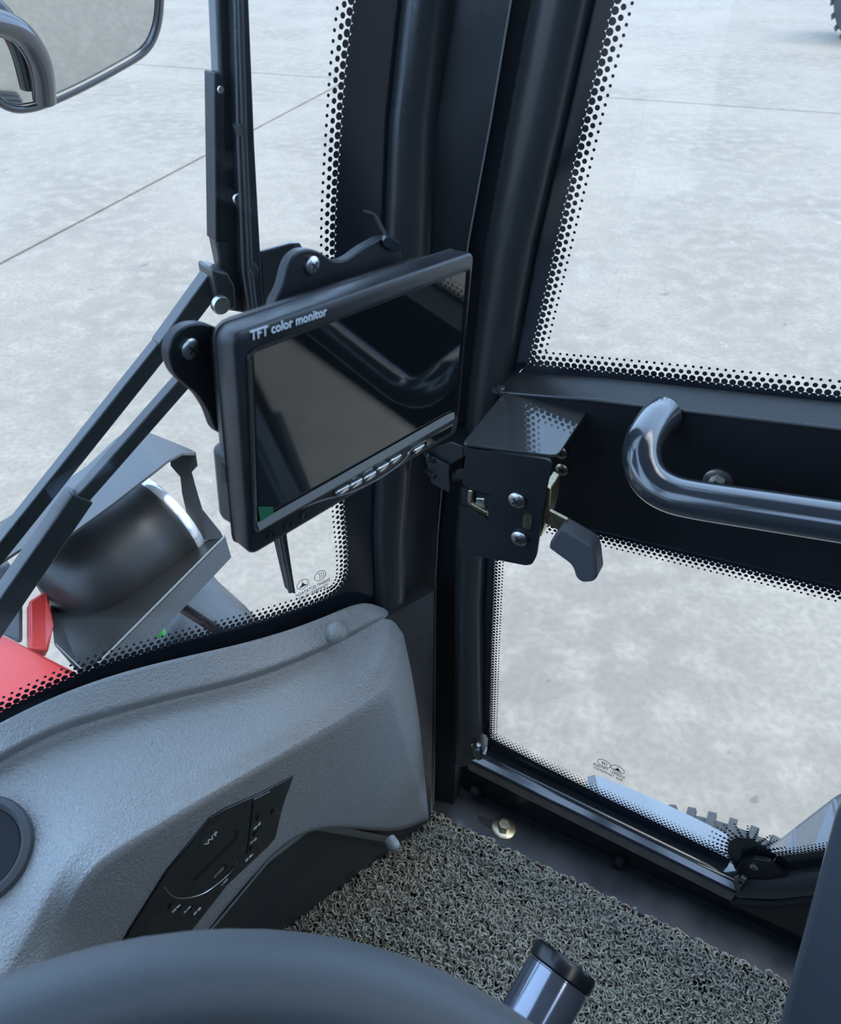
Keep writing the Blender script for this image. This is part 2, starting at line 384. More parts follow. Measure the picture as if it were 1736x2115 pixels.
# makers' marks (read from outside, so mirrored in here)
def mark(parent, O, X, Y, nrm, w_, flip, l1, l2, icons, ky=1.0):
    """two oval emblems over two lines of small print; X runs left to right in the photo"""
    X = V(X).normalized(); Y = V(Y).normalized()
    for (c, kind) in icons:
        mb = MB(); a_, b_ = w_ * .17, w_ * .115 * ky
        pts = [c + X * a_ * math.cos(t) + Y * b_ * math.sin(t) for t in [2 * math.pi * k / 28 for k in range(29)]]
        mb.tube(pts, w_ * .008, 5, False)
        if kind == 'peak':
            mb.prism([c + X * x * a_ + Y * y * b_ for x, y in ((-.8, -.5), (-.25, -.1), (-.1, .35), (.05, .4), (.25, -.05), (.75, -.45))], nrm * .0002)
            mb.prism([c + X * x * a_ + Y * y * b_ for x, y in ((-.06, .55), (.06, .55), (.06, .68), (-.06, .68))], nrm * .0002)
        elif kind == 'arcs':
            for dx in (-.35, 0, .35):
                mb.tube([c + X * a_ * (dx + .32 * math.cos(t)) + Y * b_ * .62 * math.sin(t) for t in [-1.2 + 2.4 * k / 10 for k in range(11)]], w_ * .008, 4, False)
        elif kind == 'bars':
            for dx in (-.25, .05): mb.box(c + X * a_ * dx, X * a_ * .07, Y * b_ * .45, nrm * .0001)
            mb.tube([c + X * a_ * (.2 + .25 * math.cos(t)) + Y * b_ * .45 * math.sin(t) for t in [-1.4 + 2.8 * k / 8 for k in range(9)]], w_ * .008, 4, False)
        mb.build('emblem', M['grey_print'], parent, 0)
    for k, l in enumerate((l1, l2)):
        o = text(l, parent, O - Y * (k * w_ * .12 * ky), X, Y, w_ * .115, M['grey_print'], 'small_print', .0001)
        o.scale.y = ky
        if flip: o.scale.x = -1
wo = WP(646, 1214, .006); wx = WP(678, 1194, .006) - WP(622, 1222, .006)
mark(win, wo, wx, UP, -MM, .034, True, 'E000447 SOTATAGM', 'TEMPERED GLASS', ((WP(625, 1207, .006), 'peak'), (WP(661, 1189, .006), 'arcs')), 1.35)

# ------------------------------------------------------------------ right door
door = empty('door_1', DP(1300, 1690), 'right cab door with two panes and a black steel crossbar', 'door', 'structure')
NO = -NI
# front stile (bulged tube) following the post
st_l = ext([DP(x, y, .004) for x, y in zip((1100, 1052, 1006, 972, 945, 943, 942, 941, 941), (0, 250, 500, 800, 1100, 1250, 1400, 1500, 1560))], ZUP, .16)
st_r = ext([DP(x, y, .004) for x, y in zip((1222, 1166, 1107, 1050, 1003, 996, 996, 997, 1000), (0, 250, 500, 800, 1100, 1250, 1400, 1500, 1560))], ZUP, .16)
MB().bulge(st_l, st_r, NI, .018, .012, 11).build('door_frame', M['paint'], door, 70)
# bottom rail, kinked up over the wheel arch
rail = [DP(x, y, .006) for x, y in ((975, 1556), (1010, 1572), (1250, 1690), (1430, 1779), (1524, 1826))]
rail_r = [DP(x, y, .006) for x, y in ((1524, 1826), (1600, 1828), (1736, 1812), (1900, 1770), (2300, 1660))]
ra, rb = rail[0], rail[-1]; MB().prism([ra + NI * .016 + UP * .006, ra + NI * .006 + UP * .014, ra - NI * .012 + UP * .014, ra - NI * .012 - UP * .014, ra + NI * .016 - UP * .014], rb - ra).build('bottom_rail', M['paint_gloss'], door, 30, .003)
MB().tube(rail_r, .0145, 14).build('bottom_rail', M['paint'], door)
for x, y, r in ((985, 1552, .010), (1527, 1826, .010)):
    w_ = MB()
    for k in range(5): w_.tube([DP(x + random.uniform(-9, 9), y + random.uniform(-16, 16), .019), DP(x + random.uniform(-9, 9), y + random.uniform(-16, 16), .020)], .003, 6)
    w_.build('weld_bead', M['weld'], door)
# upper pane
ug_e = [DP(1258, 0, .001), DP(1196, 250, .001), DP(1140, 505, .001), DP(1083, 757, .001)]
ug_t = ug_e[0] + (ug_e[0] - ug_e[1]).normalized() * .62
ug_b = [DP(1083, 757, .001), DP(1300, 779, .001), DP(1736, 827, .001)]; ub_x = ug_b[2] + (ug_b[2] - ug_b[1]).normalized() * .62
pane_poly = [DP(1060, 790, 0), ub_x + UP * -.03, wz(ub_x, 1.56), wz(ug_t - DD * .03, 1.56)]
MB().prism(pane_poly, NO * .005).build('upper_pane', M['glass'], door, 0)
bo = MB(); le = [ug_t] + ug_e; lo_ = [ug_t - DD * .03] + [DP(x, y, .001) for x, y in ((1218, 0), (1160, 250), (1100, 505), (1040, 800))]
bo.loft([[a, b, b + NI * .0005, a + NI * .0005] for a, b in zip(le, lo_)])
be = ug_b + [ub_x]; bl = [DP(1040, 812, .001)] + [p - UP * .04 for p in be[1:]]
bo.loft([[a, b, b + NI * .0005, a + NI * .0005] for a, b in zip(be, bl)])
bo.build('printed_border', M['frit'], door, 0)
frit(door, le, NI, 1 if NI.cross(ug_e[1] - ug_e[0]).dot(DD) > 0 else -1, .0056, (.0031, .0024, .0018, .0011), .0006)
frit(door, be, NI, 1 if NI.cross(be[1] - be[0]).dot(UP) > 0 else -1, .0056, (.0031, .0024, .0018, .0011), .0006)
# crossbar panel
pt = [DP(1030, 812, .022), DP(1225, 828, .022), DP(1736, 888, .022)]; pt.append(pt[2] + (pt[2] - pt[1]).normalized() * .62)
pb = [DP(1018, 1062, .022), DP(1226, 1097, .022), DP(1736, 1214, .022)]; pb.append(pb[2] + (pb[2] - pb[1]).normalized() * .60)
MB().loft([[a, b, b - NI * .010, a - NI * .010] for a, b in zip(pt, pb)]).build('crossbar', M['sheet'], door, 20, .0012)
# sloped ledge from the crossbar's top edge to the glass
MB().loft([[a, a - UP * .003, b - UP * .003, b] for a, b in zip([p + UP * .001 for p in pt], [p - NI * .02 + UP * .010 for p in pt])]).build('ledge', M['paint'], door, 20)
MB().tube([p + UP * .001 for p in pt], .0016, 8).build('ledge_lip', M['paint'], door)
# lower pane
lgl = [DP(1024, 1060, .001), DP(1018, 1160, .001), DP(1012, 1330, .001), DP(1008, 1520, .001)]
lgb = [DP(1008, 1522, .001), DP(1110, 1577, .001), DP(1250, 1648, .001), DP(1400, 1722, .001), DP(1508, 1776, .001)]
arc = [DP(x, y, .001) for x, y in ((1502, 1760), (1505, 1738), (1522, 1728), (1550, 1731), (1580, 1748), (1602, 1768))]
lgr = [DP(1602, 1770, .001), DP(1660, 1764, .001), DP(1736, 1752, .001)]; lgr.append(lgr[-1] + (lgr[-1] - lgr[-2]).normalized() * .5)
lgt = [DP(1000, 1046, .001), DP(1226, 1098, .001), DP(1736, 1216, .001)]; lgt.append(lgt[-1] + (lgt[-1] - lgt[-2]).normalized() * .55)
bot_far = lgr[-1] - UP * .05
MB().prism([lgl[0] - DD * .02 + UP * .05, lgl[-1] - DD * .02 - UP * .03, DP(1524, 1826, 0), lgr[0] - UP * .03, bot_far, lgt[-1] + UP * .05], NO * .005).build('lower_pane', M['glass'], door, 0)
bo = MB()
bo.loft([[a, b, b + NI * .0005, a + NI * .0005] for a, b in zip(lgl, [p - DD * .02 for p in lgl])])
bo.loft([[a, b, b + NI * .0005, a + NI * .0005] for a, b in zip(lgb, [p - UP * .035 for p in lgb])])
bo.loft([[a, b, b + NI * .0005, a + NI * .0005] for a, b in zip(lgr, [p - UP * .05 for p in lgr])])
bo.loft([[a, b, b + NI * .0005, a + NI * .0005] for a, b in zip(lgt, [p + UP * .03 for p in lgt])])
bo.prism(arc + [lgr[0] - UP * .03, DP(1520, 1800, .001)], NI * .0005)
bo.build('printed_border', M['frit'], door, 0)
def sgn(e, to): return 1 if NI.cross(e[1] - e[0]).dot(to) > 0 else -1
frit(door, lgl, NI, sgn(lgl, DD), .0042, (.0023, .0018, .0014, .0010), .0006)
frit(door, lgb, NI, sgn(lgb, UP), .0046, (.0023, .0018, .0015, .0011, .0008), .0006)
frit(door, lgr, NI, sgn(lgr, UP), .0042, (.0023, .0018, .0014, .0010), .0006)
frit(door, lgt, NI, sgn(lgt, -UP), .0050, (.0027, .0022, .0016, .0010), .0006)
arc_s = [DP(x, y, .001) for x, y in ((1500, 1762), (1503, 1738), (1522, 1727), (1550, 1730), (1580, 1747), (1606, 1772))]
frit(door, smoothpath(arc_s, 4), NI, -sgn(arc_s[2:], -UP), .0062, (.0021, .0018, .0016, .0013, .0011), .0007, False, .72)
# glass clamp under the half round print
cl = MB().prism([DP(x, y, .004) for x, y in ((1518, 1800), (1530, 1772), (1556, 1764), (1590, 1770), (1628, 1800), (1600, 1812), (1545, 1815))], NI * .006).build('glass_clamp', M['sheet'], door, 20, .001)
phillips(cl, DP(1557, 1790, .010), NI, .0045, M['silver'])
lo2 = DP(1257, 1592, .002); lx = DP(1292, 1594, .002) - DP(1240, 1570, .002)
mark(door, lo2, lx, UP, NI, .044, True, 'E000441 TXHBJB', 'AS2 TEMPERED', ((DP(1247, 1577, .002), 'bars'), (DP(1275, 1589, .002), 'peak')), 1.15)
# grab handle
hp = [DP(1372, 855, .024), DP(1350, 874, .040), DP(1327, 915, .062), DP(1325, 955, .074), DP(1342, 992, .081), DP(1380, 1018, .084), DP(1440, 1033, .085), DP(1590, 1056, .085), DP(1736, 1078, .085)]
q = hp[-1] + (hp[-1] - hp[-2]).normalized() * .28
hp += [q, q + DD * .03 + NO * .03 + UP * .02, q + DD * .035 + NO * .063 + UP * .04]
hd_ = MB().tube(smoothpath(hp, 6), .0135, 20).build('grab_handle', M['paint_gloss'], door, 60)
w_ = MB()
for k in range(6): w_.tube([DP(1366 + random.uniform(-8, 12), 852 + random.uniform(-8, 6), .024), DP(1372 + random.uniform(-10, 14), 852 + random.uniform(-8, 10), .031)], .0028, 6)
w_.build('weld_bead', M['weld'], hd_)
hexbolt(door, DP(1482, 994, .022), NI, .0062, M['zinc'], 'panel_bolt')
# latch box: top cover, face plate, lever, screws
ztop = DP(1045, 812, .024).z
cov = [onz(x, y, ztop) for x, y in ((1040, 810), (1226, 828), (1150, 942), (954, 915))]
mat('cover_paint', (.045, .048, .050), .06)
lb = MB().prism(fillet(cov, [0, .003, .008, .004]), UP * -.0025).build('latch_cover', M['cover_paint'], door, 20, .0006)
OFF = (cov[3] - C0).dot(NI) - .004
print('latch off', OFF, 'ztop', ztop)
fp = [DP(x, y, OFF) for x, y in ((963, 925), (1132, 950), (1139, 960), (1128, 1010), (1120, 1060), (1107, 1150), (1098, 1166), (1085, 1168), (955, 1143), (945, 1132), (950, 1044), (1006, 1075), (1011, 1022), (958, 1006), (954, 990))]
fpl = MB().prism(fillet(fp, [.001, .003, .002, 0, 0, .004, .004, .002, .004, .003, .001, .0005, .0005, .002, .002], 3), NI * -.0025).build('latch_plate', M['sheet'], door, 20, .0005)
slot = MB().prism(fillet([DP(x, y, OFF + .0003) for x, y in ((1081, 1060), (1100, 1064), (1097, 1094), (1078, 1090))], .006, 5), NI * .0006).build('slot', M['brass'], fpl, 0)
# catch mechanism behind the notch
mb = MB()
mb.box(DP(985, 1037, OFF - .012), DD * .012, NI * .004, UP * .013)
ct = mb.build('catch_body', M['black'], door, 0)
MB().prism([DP(x, y, OFF - .004) for x, y in ((966, 1012), (976, 1014), (974, 1040), (1006, 1058), (1006, 1068), (964, 1048))], NI * -.004).build('catch_fork', M['brass'], ct, 0, .0008)
MB().prism([DP(x, y, OFF - .007) for x, y in ((981, 1028), (1001, 1030), (1002, 1056), (981, 1046))], NI * -.003).build('catch_pawl', M['zinc'], ct, 0, .001)
for x, y in ((1068, 1032), (1073, 1111)): phillips(door, DP(x, y, OFF + .0003), NI, .0068, M['zinc'])
for x, y in ((1160, 969), (1158, 934)): phillips(door, DP(x, y, .0222), NI, .0058, M['brass'])
lkb = MB().prism([DP(x, y, OFF - .003) for x, y in ((1122, 1000), (1137, 1010), (1134, 1050), (1116, 1110), (1108, 1106))], NI * -.02).build('lock_case', M['brass'], door, 0, .001)
lev = MB().prism([DP(x, y, OFF - .006) for x, y in ((1118, 1046), (1172, 1074), (1160, 1100), (1112, 1074))], NI * -.003).build('lever', M['brass'], door, 0, .0006)
gr = [DP(x, y, OFF - .013) for x, y in ((1172, 1066), (1238, 1104), (1243, 1128), (1247, 1166), (1238, 1176), (1215, 1178), (1203, 1168), (1196, 1143), (1148, 1108), (1150, 1096))]
MB().prism(fillet(gr, [.002, .006, .003, .004, .006, .006, .004, .005, .002, .002]), NI * .016).build('lever_grip', M['steering'], lev, 30, .004, 0, 3)
# weld drops at the cover corners
w_ = MB()
for x, y in ((1028, 803), (1024, 806), (1033, 800)): w_.tube([DP(x - 5, y, .024), DP(x + 5, y + 2, .026)], .0026, 6)
w_.build('weld_bead', M['weld'], door)

# striker block welded to the post
sk = empty('door_striker', DP(905, 980, .03), 'small welded black striker block on the post beside the door latch', 'striker')
b = [DP(x, y, .045) for x, y in ((873, 925), (905, 905), (958, 915), (956, 960), (932, 968))]
MB().prism([DP(x, y, .042) for x, y in ((876, 930), (930, 912), (958, 922), (956, 945), (928, 962))], NI * -.030).build('striker_block', M['paint'], sk, 20, .001)
MB().prism([DP(x, y, .046) for x, y in ((874, 935), (927, 962), (926, 1018), (890, 998))], NI * -.004).build('striker_tab', M['paint'], sk, 20, .0008)
MB().tube([DP(938, 985, .03), DP(952, 978, .06)], .0045, 10).build('striker_pin', M['paint'], sk)
w_ = MB()
for x, y in ((882, 940), (892, 950), (884, 975), (893, 983)): w_.tube([DP(x - 5, y - 2, .046), DP(x + 5, y + 3, .048)], .0022, 6)
w_.build('weld_bead', M['weld'], sk)

# ------------------------------------------------------------------ door sill on the cab floor
sill = empty('trim_2', onz(1250, 1850, 0), 'black steel door sill with floor plate beside the mat', 'sill', 'structure')
mA = onz(893, 1690, .004); mB = mA + DD * 1.0
dA = C0 - NI * .036; dB = dA + DD * .95
MB().prism([mA - DD * .03 + NI * .01, mB + NI * .01, dB, dA], UP * .004).build('floor_plate', mat('plate_paint', (.026, .030, .037), .3, spec=.7, coat=.3, rvar=(16, .22, .45)), sill, 0, .001)
MB().prism([dA, dB, dB + NI * -.003, dA + NI * -.003], UP * .076).build('kick_board', M['sheet'], sill, 0)
MB().prism([p + UP * .074 for p in (dA, dB, dB - NI * .012, dA - NI * .012)], UP * .004).build('sill_ledge', M['paint'], sill, 0, .001)
MB().tube([dA + UP * .083 + NI * .002 + DD * .03, dB + UP * .083 + NI * .002], .009, 12).build('rubber_seal', M['rubber'], sill)
MB().prism([p + UP * .05 for p in (dA + NI * .003 + DD * .04, dB + NI * .003, dB, dA + DD * .04)], UP * .02).build('seal_strip', M['rubber'], sill, 0, .001)
bolt = hexbolt(sill, onz(1040, 1711, .006), UP, .0092, M['brass'], 'floor_bolt')
MB().prism(fillet([onz(x, y, .0062) for x, y in ((985, 1683), (1025, 1697), (1035, 1712), (1020, 1716), (988, 1696))], .004), UP * .0004).build('bolt_slot', M['black'], sill, 0)
for x, y in ((985, 1632), (1280, 1775)):
    c = onpl(x, y, dA + NI * .003, NI); disc(MB(), c, NI, .0085, .008, 16, .004).build('plug', M['rubber'], sill)
# panel below the kinked rear part of the door
ar = [DP(1515, 1850, .012), DP(1600, 1856, .012), DP(1736, 1840, .012), DP(2300, 1690, .012)]
MB().loft([[a, wz(a, .10), wz(a, .10) - NI * .01, a - NI * .01] for a in ar]).build('arch_panel', M['sheet'], sill, 30)
MB().tube([p + NI * .004 - UP * .004 for p in ar], .006, 8).build('rubber_seal', M['rubber'], sill)

# ------------------------------------------------------------------ floor mat of coiled vinyl strands
mp = [onz(x, y, 0) for x, y in ((893, 1692), (1720, 2093), (1700, 2600), (700, 2600), (430, 2062), (800, 1742))]
matE = empty('floor_mat', onz(1200, 1900, .004), 'grey-brown coiled vinyl loop mat on the cab floor', 'mat')
MB().prism([p + UP * .004 for p in mp], UP * .004).build('backing', M['mat_base'], matE, 0)
MB().tube([p + UP * .009 for p in mp] + [mp[0] + UP * .009], .0028, 8).build('bound_edge', M['mat_edge'], matE)
def loops():
    rng = np.random.default_rng(3); P = np.array([(p.x, p.y) for p in mp]); lo_, hi = P.min(0), P.max(0)
    N = 30000; XY = lo_ + rng.random((N, 2)) * (hi - lo_); ins = np.zeros(N, bool); j = len(P) - 1
    for i in range(len(P)):
        xi, yi = P[i]; xj, yj = P[j]
        with np.errstate(divide='ignore', invalid='ignore'):
            c = ((yi > XY[:, 1]) != (yj > XY[:, 1])) & (XY[:, 0] < (xj - xi) * (XY[:, 1] - yi) / (yj - yi) + xi)
        ins ^= c; j = i
    XY = XY[ins & (XY[:, 1] > .12)]; n = len(XY); K = 7; R = 3
    a0 = rng.random(n) * 6.283; span = rng.uniform(2.2, 5.2, n); rad = rng.uniform(.0028, .0056, n); tilt = rng.uniform(-.8, .8, (n, 2)); z0 = rng.uniform(.009, .0155, n); tr = rng.uniform(.0008, .0012, n)
    t = np.linspace(0, 1, K)[None, :]; ang = a0[:, None] + span[:, None] * t
    lx = rad[:, None] * np.cos(ang); ly = rad[:, None] * np.sin(ang)
    cx = XY[:, :1] + lx; cy = XY[:, 1:] + ly; cz = z0[:, None] + lx * tilt[:, :1] + ly * tilt[:, 1:]
    cz = np.maximum(cz, .0085)
    C = np.stack([cx, cy, cz], -1); Rd = np.stack([np.cos(ang), np.sin(ang), np.zeros_like(ang)], -1); Z = np.array([0, 0, 1.0])
    rings = []
    for k in range(R):
        b = 2 * math.pi * k / R + .5; rings.append(C + (Rd * math.cos(b) + Z * math.sin(b)) * tr[:, None, None])
    Vv = np.stack(rings, 2).reshape(-1, 3)              # n,K,R
    base = (np.arange(n) * K * R)[:, None, None]; kk = np.arange(K - 1)[None, :, None] * R; rr_ = np.arange(R)[None, None, :]; r2 = (rr_ + 1) % R
    Q = np.stack([base + kk + rr_, base + kk + r2, base + kk + R + r2, base + kk + R + rr_], -1).reshape(-1, 4)
    me = bpy.data.meshes.new('loops'); o0 = np.array(ORG[matE.name]); Vv = Vv - o0
    me.vertices.add(len(Vv)); me.vertices.foreach_set('co', Vv.ravel().astype(np.float32))
    me.loops.add(Q.size); me.loops.foreach_set('vertex_index', Q.ravel().astype(np.int32))
    me.polygons.add(len(Q)); me.polygons.foreach_set('loop_start', np.arange(0, Q.size, 4, dtype=np.int32))
    me.polygons.foreach_set('use_smooth', np.ones(len(Q), bool)); me.update(calc_edges=True); me.validate()
    o = bpy.data.objects.new('strands', me); COL.objects.link(o); o.parent = matE; me.materials.append(M['loop']); o['kind'] = 'stuff'; ORG[o.name] = ORG[matE.name]
loops()

# ------------------------------------------------------------------ dashboard
dash = empty('dashboard', onz(830, 1720, 0), 'grained grey plastic dashboard under the windscreen', 'dashboard')
CS = [  # columns from the door end leftwards: rows back edge, groove top, groove foot, mid, ridge top, ridge foot, face mid, face bottom
 ([(806, 1262), (812, 1268), (815, 1271), (820, 1279), (826, 1290), (835, 1302), (878, 1470), (894, 1692)], (.012, .014, .014, .016, .017, .017, .012, .004)),
 ([(772, 1247), (796, 1268), (799, 1273), (803, 1300), (793, 1372), (803, 1420), (845, 1570), (884, 1696)], (.014, .020, .020, .030, .052, .060, .045, .026)),
 ([(740, 1242), (742, 1296), (745, 1304), (748, 1350), (731, 1433), (748, 1460), (790, 1590), (815, 1730)], (.014, .028, .024, .040, .066, .076, .060, .040)),
 ([(640, 1288), (660, 1339), (663, 1348), (652, 1410), (596, 1508), (614, 1540), (640, 1615), (652, 1698)], (.014, .034, .029, .050, .083, .092, .090, .080)),
 ([(520, 1325), (514, 1397), (518, 1408), (495, 1480), (433, 1590), (456, 1628), (520, 1700), (560, 1768)], (.014, .034, .028, .056, .095, .118, .105, .093)),
 ([(400, 1352), (379, 1425), (383, 1437), (345, 1520), (271, 1671), (303, 1718), (400, 1800), (490, 1852)], (.014, .032, .026, .058, .105, .136, .120, .085)),
 ([(270, 1382), (217, 1468), (221, 1481), (185, 1580), (162, 1736), (202, 1775), (300, 1872), (433, 1920)], (.014, .031, .025, .060, .115, .157, .140, .120)),
 ([(140, 1425), (108, 1500), (112, 1514), (80, 1640), (100, 1830), (150, 1850), (250, 1950), (390, 1985)], (.014, .031, .025, .062, .125, .135, .160, .135)),
 ([(0, 1490), (0, 1557), (3, 1571), (-30, 1720), (60, 1935), (112, 1945), (200, 2030), (340, 2060)], (.014, .031, .025, .066, .138, .204, .180, .150)),
 ([(-130, 1570), (-120, 1640), (-117, 1655), (-150, 1800), (-30, 2060), (40, 2070), (150, 2130), (280, 2150)], (.014, .031, .025, .070, .150, .160, .14, .12))]
rows = []
for px, off in CS: rows.append([WP(x, y, o_) for (x, y), o_ in zip(px, off)])
fa, fb, fc = rows[3][5], rows[7][5], rows[5][7]; fnn = (fb - fa).cross(fc - fa).normalized()
for i in range(3, 9):
    for j in (5, 6, 7): rows[i][j] = onpl(*CS[i][0][j], fa, fnn)
def unify(rows):
    lo_ = [r + [r[-1] + MM * .03 + UP * .004] for r in rows]; return lo_
g = unify(rows)
first = [p + MM * .02 - EE * .004 for p in g[0]]; g = [first] + g
sh = MB().loft(g, False, False)
shell = sh.build('shell', M['dash'], dash, 180, 0, 3)
import bmesh
bm = bmesh.new(); bm.from_mesh(shell.data); cr_ = bm.edges.layers.float.new('crease_edge'); bm.verts.ensure_lookup_table(); NR = len(g[0])
for e_ in bm.edges:
    i, j = sorted(v.index for v in e_.verts); c_, r_ = divmod(i, NR)
    if j == i + NR and r_ in (1, 2): e_[cr_] = .9
    elif j == i + NR and r_ == 4: e_[cr_] = .55
    elif j == i + NR and r_ == 5: e_[cr_] = 1.0
    elif j == i + NR and r_ == 7: e_[cr_] = .8
    elif j == i + 1 and c_ == 2 and r_ >= 5: e_[cr_] = 1.0
    elif j == i + 1 and c_ == 1: e_[cr_] = .8
bm.to_mesh(shell.data); bm.free()
so = shell.modifiers.new('thick', 'SOLIDIFY'); so.thickness = .003; so.offset = -1
# continuation of the dashboard to the left, out of the photograph's view
e0 = rows[-1]; tl = [vc(p.dot(-DD), 2 * mid - p.dot(-NI), p.z) for p in e0]
MB().loft([e0, [a + (b - a) * .5 - DD * .03 for a, b in zip(e0, tl)], tl, [vc(DF - .02, LFT + .05, p.z) for p in e0]], False, False).build('shell_far', M['dash'], dash, 50)
bpy.context.view_layer.update()
dg = bpy.context.evaluated_depsgraph_get(); bvh = BVHTree.FromObject(shell, dg); SO = ORG[shell.name]
def hit(x, y):
    r = ray(x, y); loc, nr, _, _ = bvh.ray_cast(CC - SO, r.normalized())
    if loc is None: return WP(x, y, .1), -MM
    return loc + SO, (nr if nr.dot(r) < 0 else -nr)
for (x, y, r, nm) in ((690, 1300, .0100, 'plug'), (806, 1731, .0065, 'plug')):
    p, nr = hit(x, y + 6)
    disc(MB(), p - nr * .002, nr, r, .011, 24, .003).build(nm, M['dash'], dash)
p, nr = hit(308, 1534); MB().lathe(p - nr * .001, nr, [(.004, 0), (.0038, .0008), (.0022, .001), (.0018, -.001), (.0004, -.001)], 14).build('screw_dimple', M['rubber'], dash)
# round gauge bezel cut by the left edge of the photograph
p, nr = hit(-45, 1760); nr = (nr + V((.05, -.1, .1))).normalized()
gz = MB().lathe(p, nr, [(.0335, -.006), (.035, .004), (.0335, .008), (.030, .0095), (.0275, .007), (.026, .001), (.025, -.012)], 48, False).build('gauge_bezel', M['steering'], dash)
MB().lathe(p + nr * .003, nr, [(.0265, 0), (.0265, .002), (.003, .002)], 40).build('gauge_face', M['rubber'], gz)
# lip of the knee cut-out and the dark void behind it
lip = [g[i][-2] for i in range(3, len(g))]
MB().loft([[a, a + MM * .012 - UP * .03, a + MM * .035 - UP * .055] for a in lip], False, False).build('knee_lip', M['dash'], dash, 60)

# radio set into the dashboard face
ro_px = [(607, 1604), (535, 1642), (466, 1672), (436, 1690), (345, 1800), (268, 1922), (250, 1955), (375, 1960), (400, 1918), (470, 1828), (555, 1748), (570, 1730), (585, 1665)]
hs = [hit(x, y) for x, y in ro_px[:6] + ro_px[8:] + [(430, 1800), (500, 1720)]]
pm = sum((h[0] for h in hs), V()) / len(hs)
A_ = np.array([list(h[0] - pm) for h in hs]); _, _, vt = np.linalg.svd(A_); rn = V(vt[2]); rn = rn if rn.dot(CC - pm) > 0 else -rn
RO = max((h[0] - pm).dot(rn) for h in hs) + .0015
def RP(x, y, o_=0): return onpl(x, y, pm + rn * (RO + o_), rn)
rad = empty('radio', RP(430, 1940), 'black radio panel with lettering set in the dashboard face', 'radio')
body = MB().prism([RP(x, y) for x, y in ro_px], -rn * .012).build('panel', M['bezel'], rad, 20, .001)
rx = (RP(880 * .2534 + 220 + 5, 1560 + 640 * .2534) - RP(820 * .2534 + 220, 1560 + 715 * .2534)).normalized()
ry = rn.cross(rx)
def rc(X, Y, o_=.0): return RP(220 + X * .25346, 1560 + Y * .25346, o_)
def edge(pts, r, m_, nm): return MB().tube(smoothpath([rc(*p, .0003) for p in pts], 4), r, 6).build(nm, m_, rad)
text('WF', rad, rc(855, 680, .0004), rc(900, 628) - rc(812, 724), rc(820, 660) - rc(850, 740), .0085, M['white_print'], 'lettering', .0002)
def rtext(s_, X, Y, sz): return text(s_, rad, rc(X, Y, .0004), rx, ry, sz, M['white_print'], 'lettering', .0001)
rtext('静音', 1228, 578, .0042); rtext('下曲', 1195, 702, .0042); rtext('音量-', 1163, 834, .0042); rtext('USB', 960, 1035, .0042)
for X, Y, s_ in ((568, 1250, '波段'), (655, 1262, '上曲'), (738, 1272, '音量')): rtext(s_, X, Y, .0042)
edge([(1195, 372), (1185, 480), (1165, 640), (1145, 800)], .0005, M['black'], 'groove')
edge([(465, 1070), (540, 1150), (640, 1165), (780, 1130), (900, 1050), (1000, 960), (1060, 870)], .0006, M['zinc'], 'chrome_arc')
edge([(1198, 362), (1330, 297)], .0004, M['zinc'], 'trim_line')
MB().prism([rc(*p, -.001) for p in ((690, 1010), (1030, 670), (1050, 600), (1075, 610), (1050, 690), (715, 1020))], rn * .0012).build('card_slot', M['black'], rad, 0)
us = MB().prism([rc(*p, -.001) for p in ((855, 975), (955, 875), (972, 892), (972, 915), (868, 1015))], rn * .0016).build('usb_port', M['black'], rad, 0)
MB().prism([rc(*p, .0005) for p in ((868, 985), (950, 902), (955, 922), (872, 1005))], rn * .0006).build('usb_tongue', M['silver'], us, 0)
for X, Y in ((1240, 500), (1215, 625), (1185, 752), (1360, 450), (530, 1215), (615, 1225), (700, 1232)):
    q = rc(X, Y, -.0005); MB().lathe(q, rn, [(.0036, 0), (.0036, .0013), (.003, .0018), (.0004, .0018)], 16).build('push_button', M['bezel'], rad)

# ------------------------------------------------------------------ monitor
MX = V((.611, .786, -.097)).normalized(); MY = V((.06, .077, .995)); MY = (MY - MX * MY.dot(MX)).normalized(); MN = MX.cross(MY)
MC = V((-.027, .372, .784)); MW, MH = .178, .117
def mp_(u, v, o_=0.0): return MC + MX * u + MY * v + MN * o_
mon = empty('monitor', mp_(0, -MH / 2, -.012), 'black colour display monitor mounted before the corner post', 'monitor')
def rrect(hw, hh, r, o_, n=5): return fillet([mp_(-hw, hh, o_), mp_(hw, hh, o_), mp_(hw, -hh, o_), mp_(-hw, -hh, o_)], r, n)
def mpl(x, y, o_=0.0): return onpl(x, y, MC + MN * o_, MN)
# housing: lofted rounded rectangles, front bevel to tapered back
MB().loft([rrect(MW / 2 - .020, MH / 2 - .016, .012, -.030), rrect(MW / 2 - .010, MH / 2 - .006, .012, -.0285), rrect(MW / 2 - .0015, MH / 2 - .0015, .009, -.014), rrect(MW / 2 - .0003, MH / 2 - .0003, .008, -.0125),
           rrect(MW / 2, MH / 2, .0055, -.002), rrect(MW / 2 - .0005, MH / 2 - .0005, .0055, -.0006), rrect(MW / 2 - .0016, MH / 2 - .0016, .0055, 0)]).build('housing', M['plastic'], mon, 50)
MB().loft([rrect(MW / 2 - .0004, MH / 2 - .0004, .008, -.0132), rrect(MW / 2 + .0001, MH / 2 + .0001, .008, -.0130), rrect(MW / 2 + .0001, MH / 2 + .0001, .008, -.0126), rrect(MW / 2 - .0004, MH / 2 - .0004, .008, -.0124)], False).build('parting_line', M['black'], mon, 0)
MB().box(mp_(-MW / 2 + .0235, -.028, -.020), MX * .02, MY * .022, MN * .008).build('rear_box', M['plastic'], mon, 20, .004)
sc_px = [(518, 727), (964, 556), (939, 858), (530, 1096)]
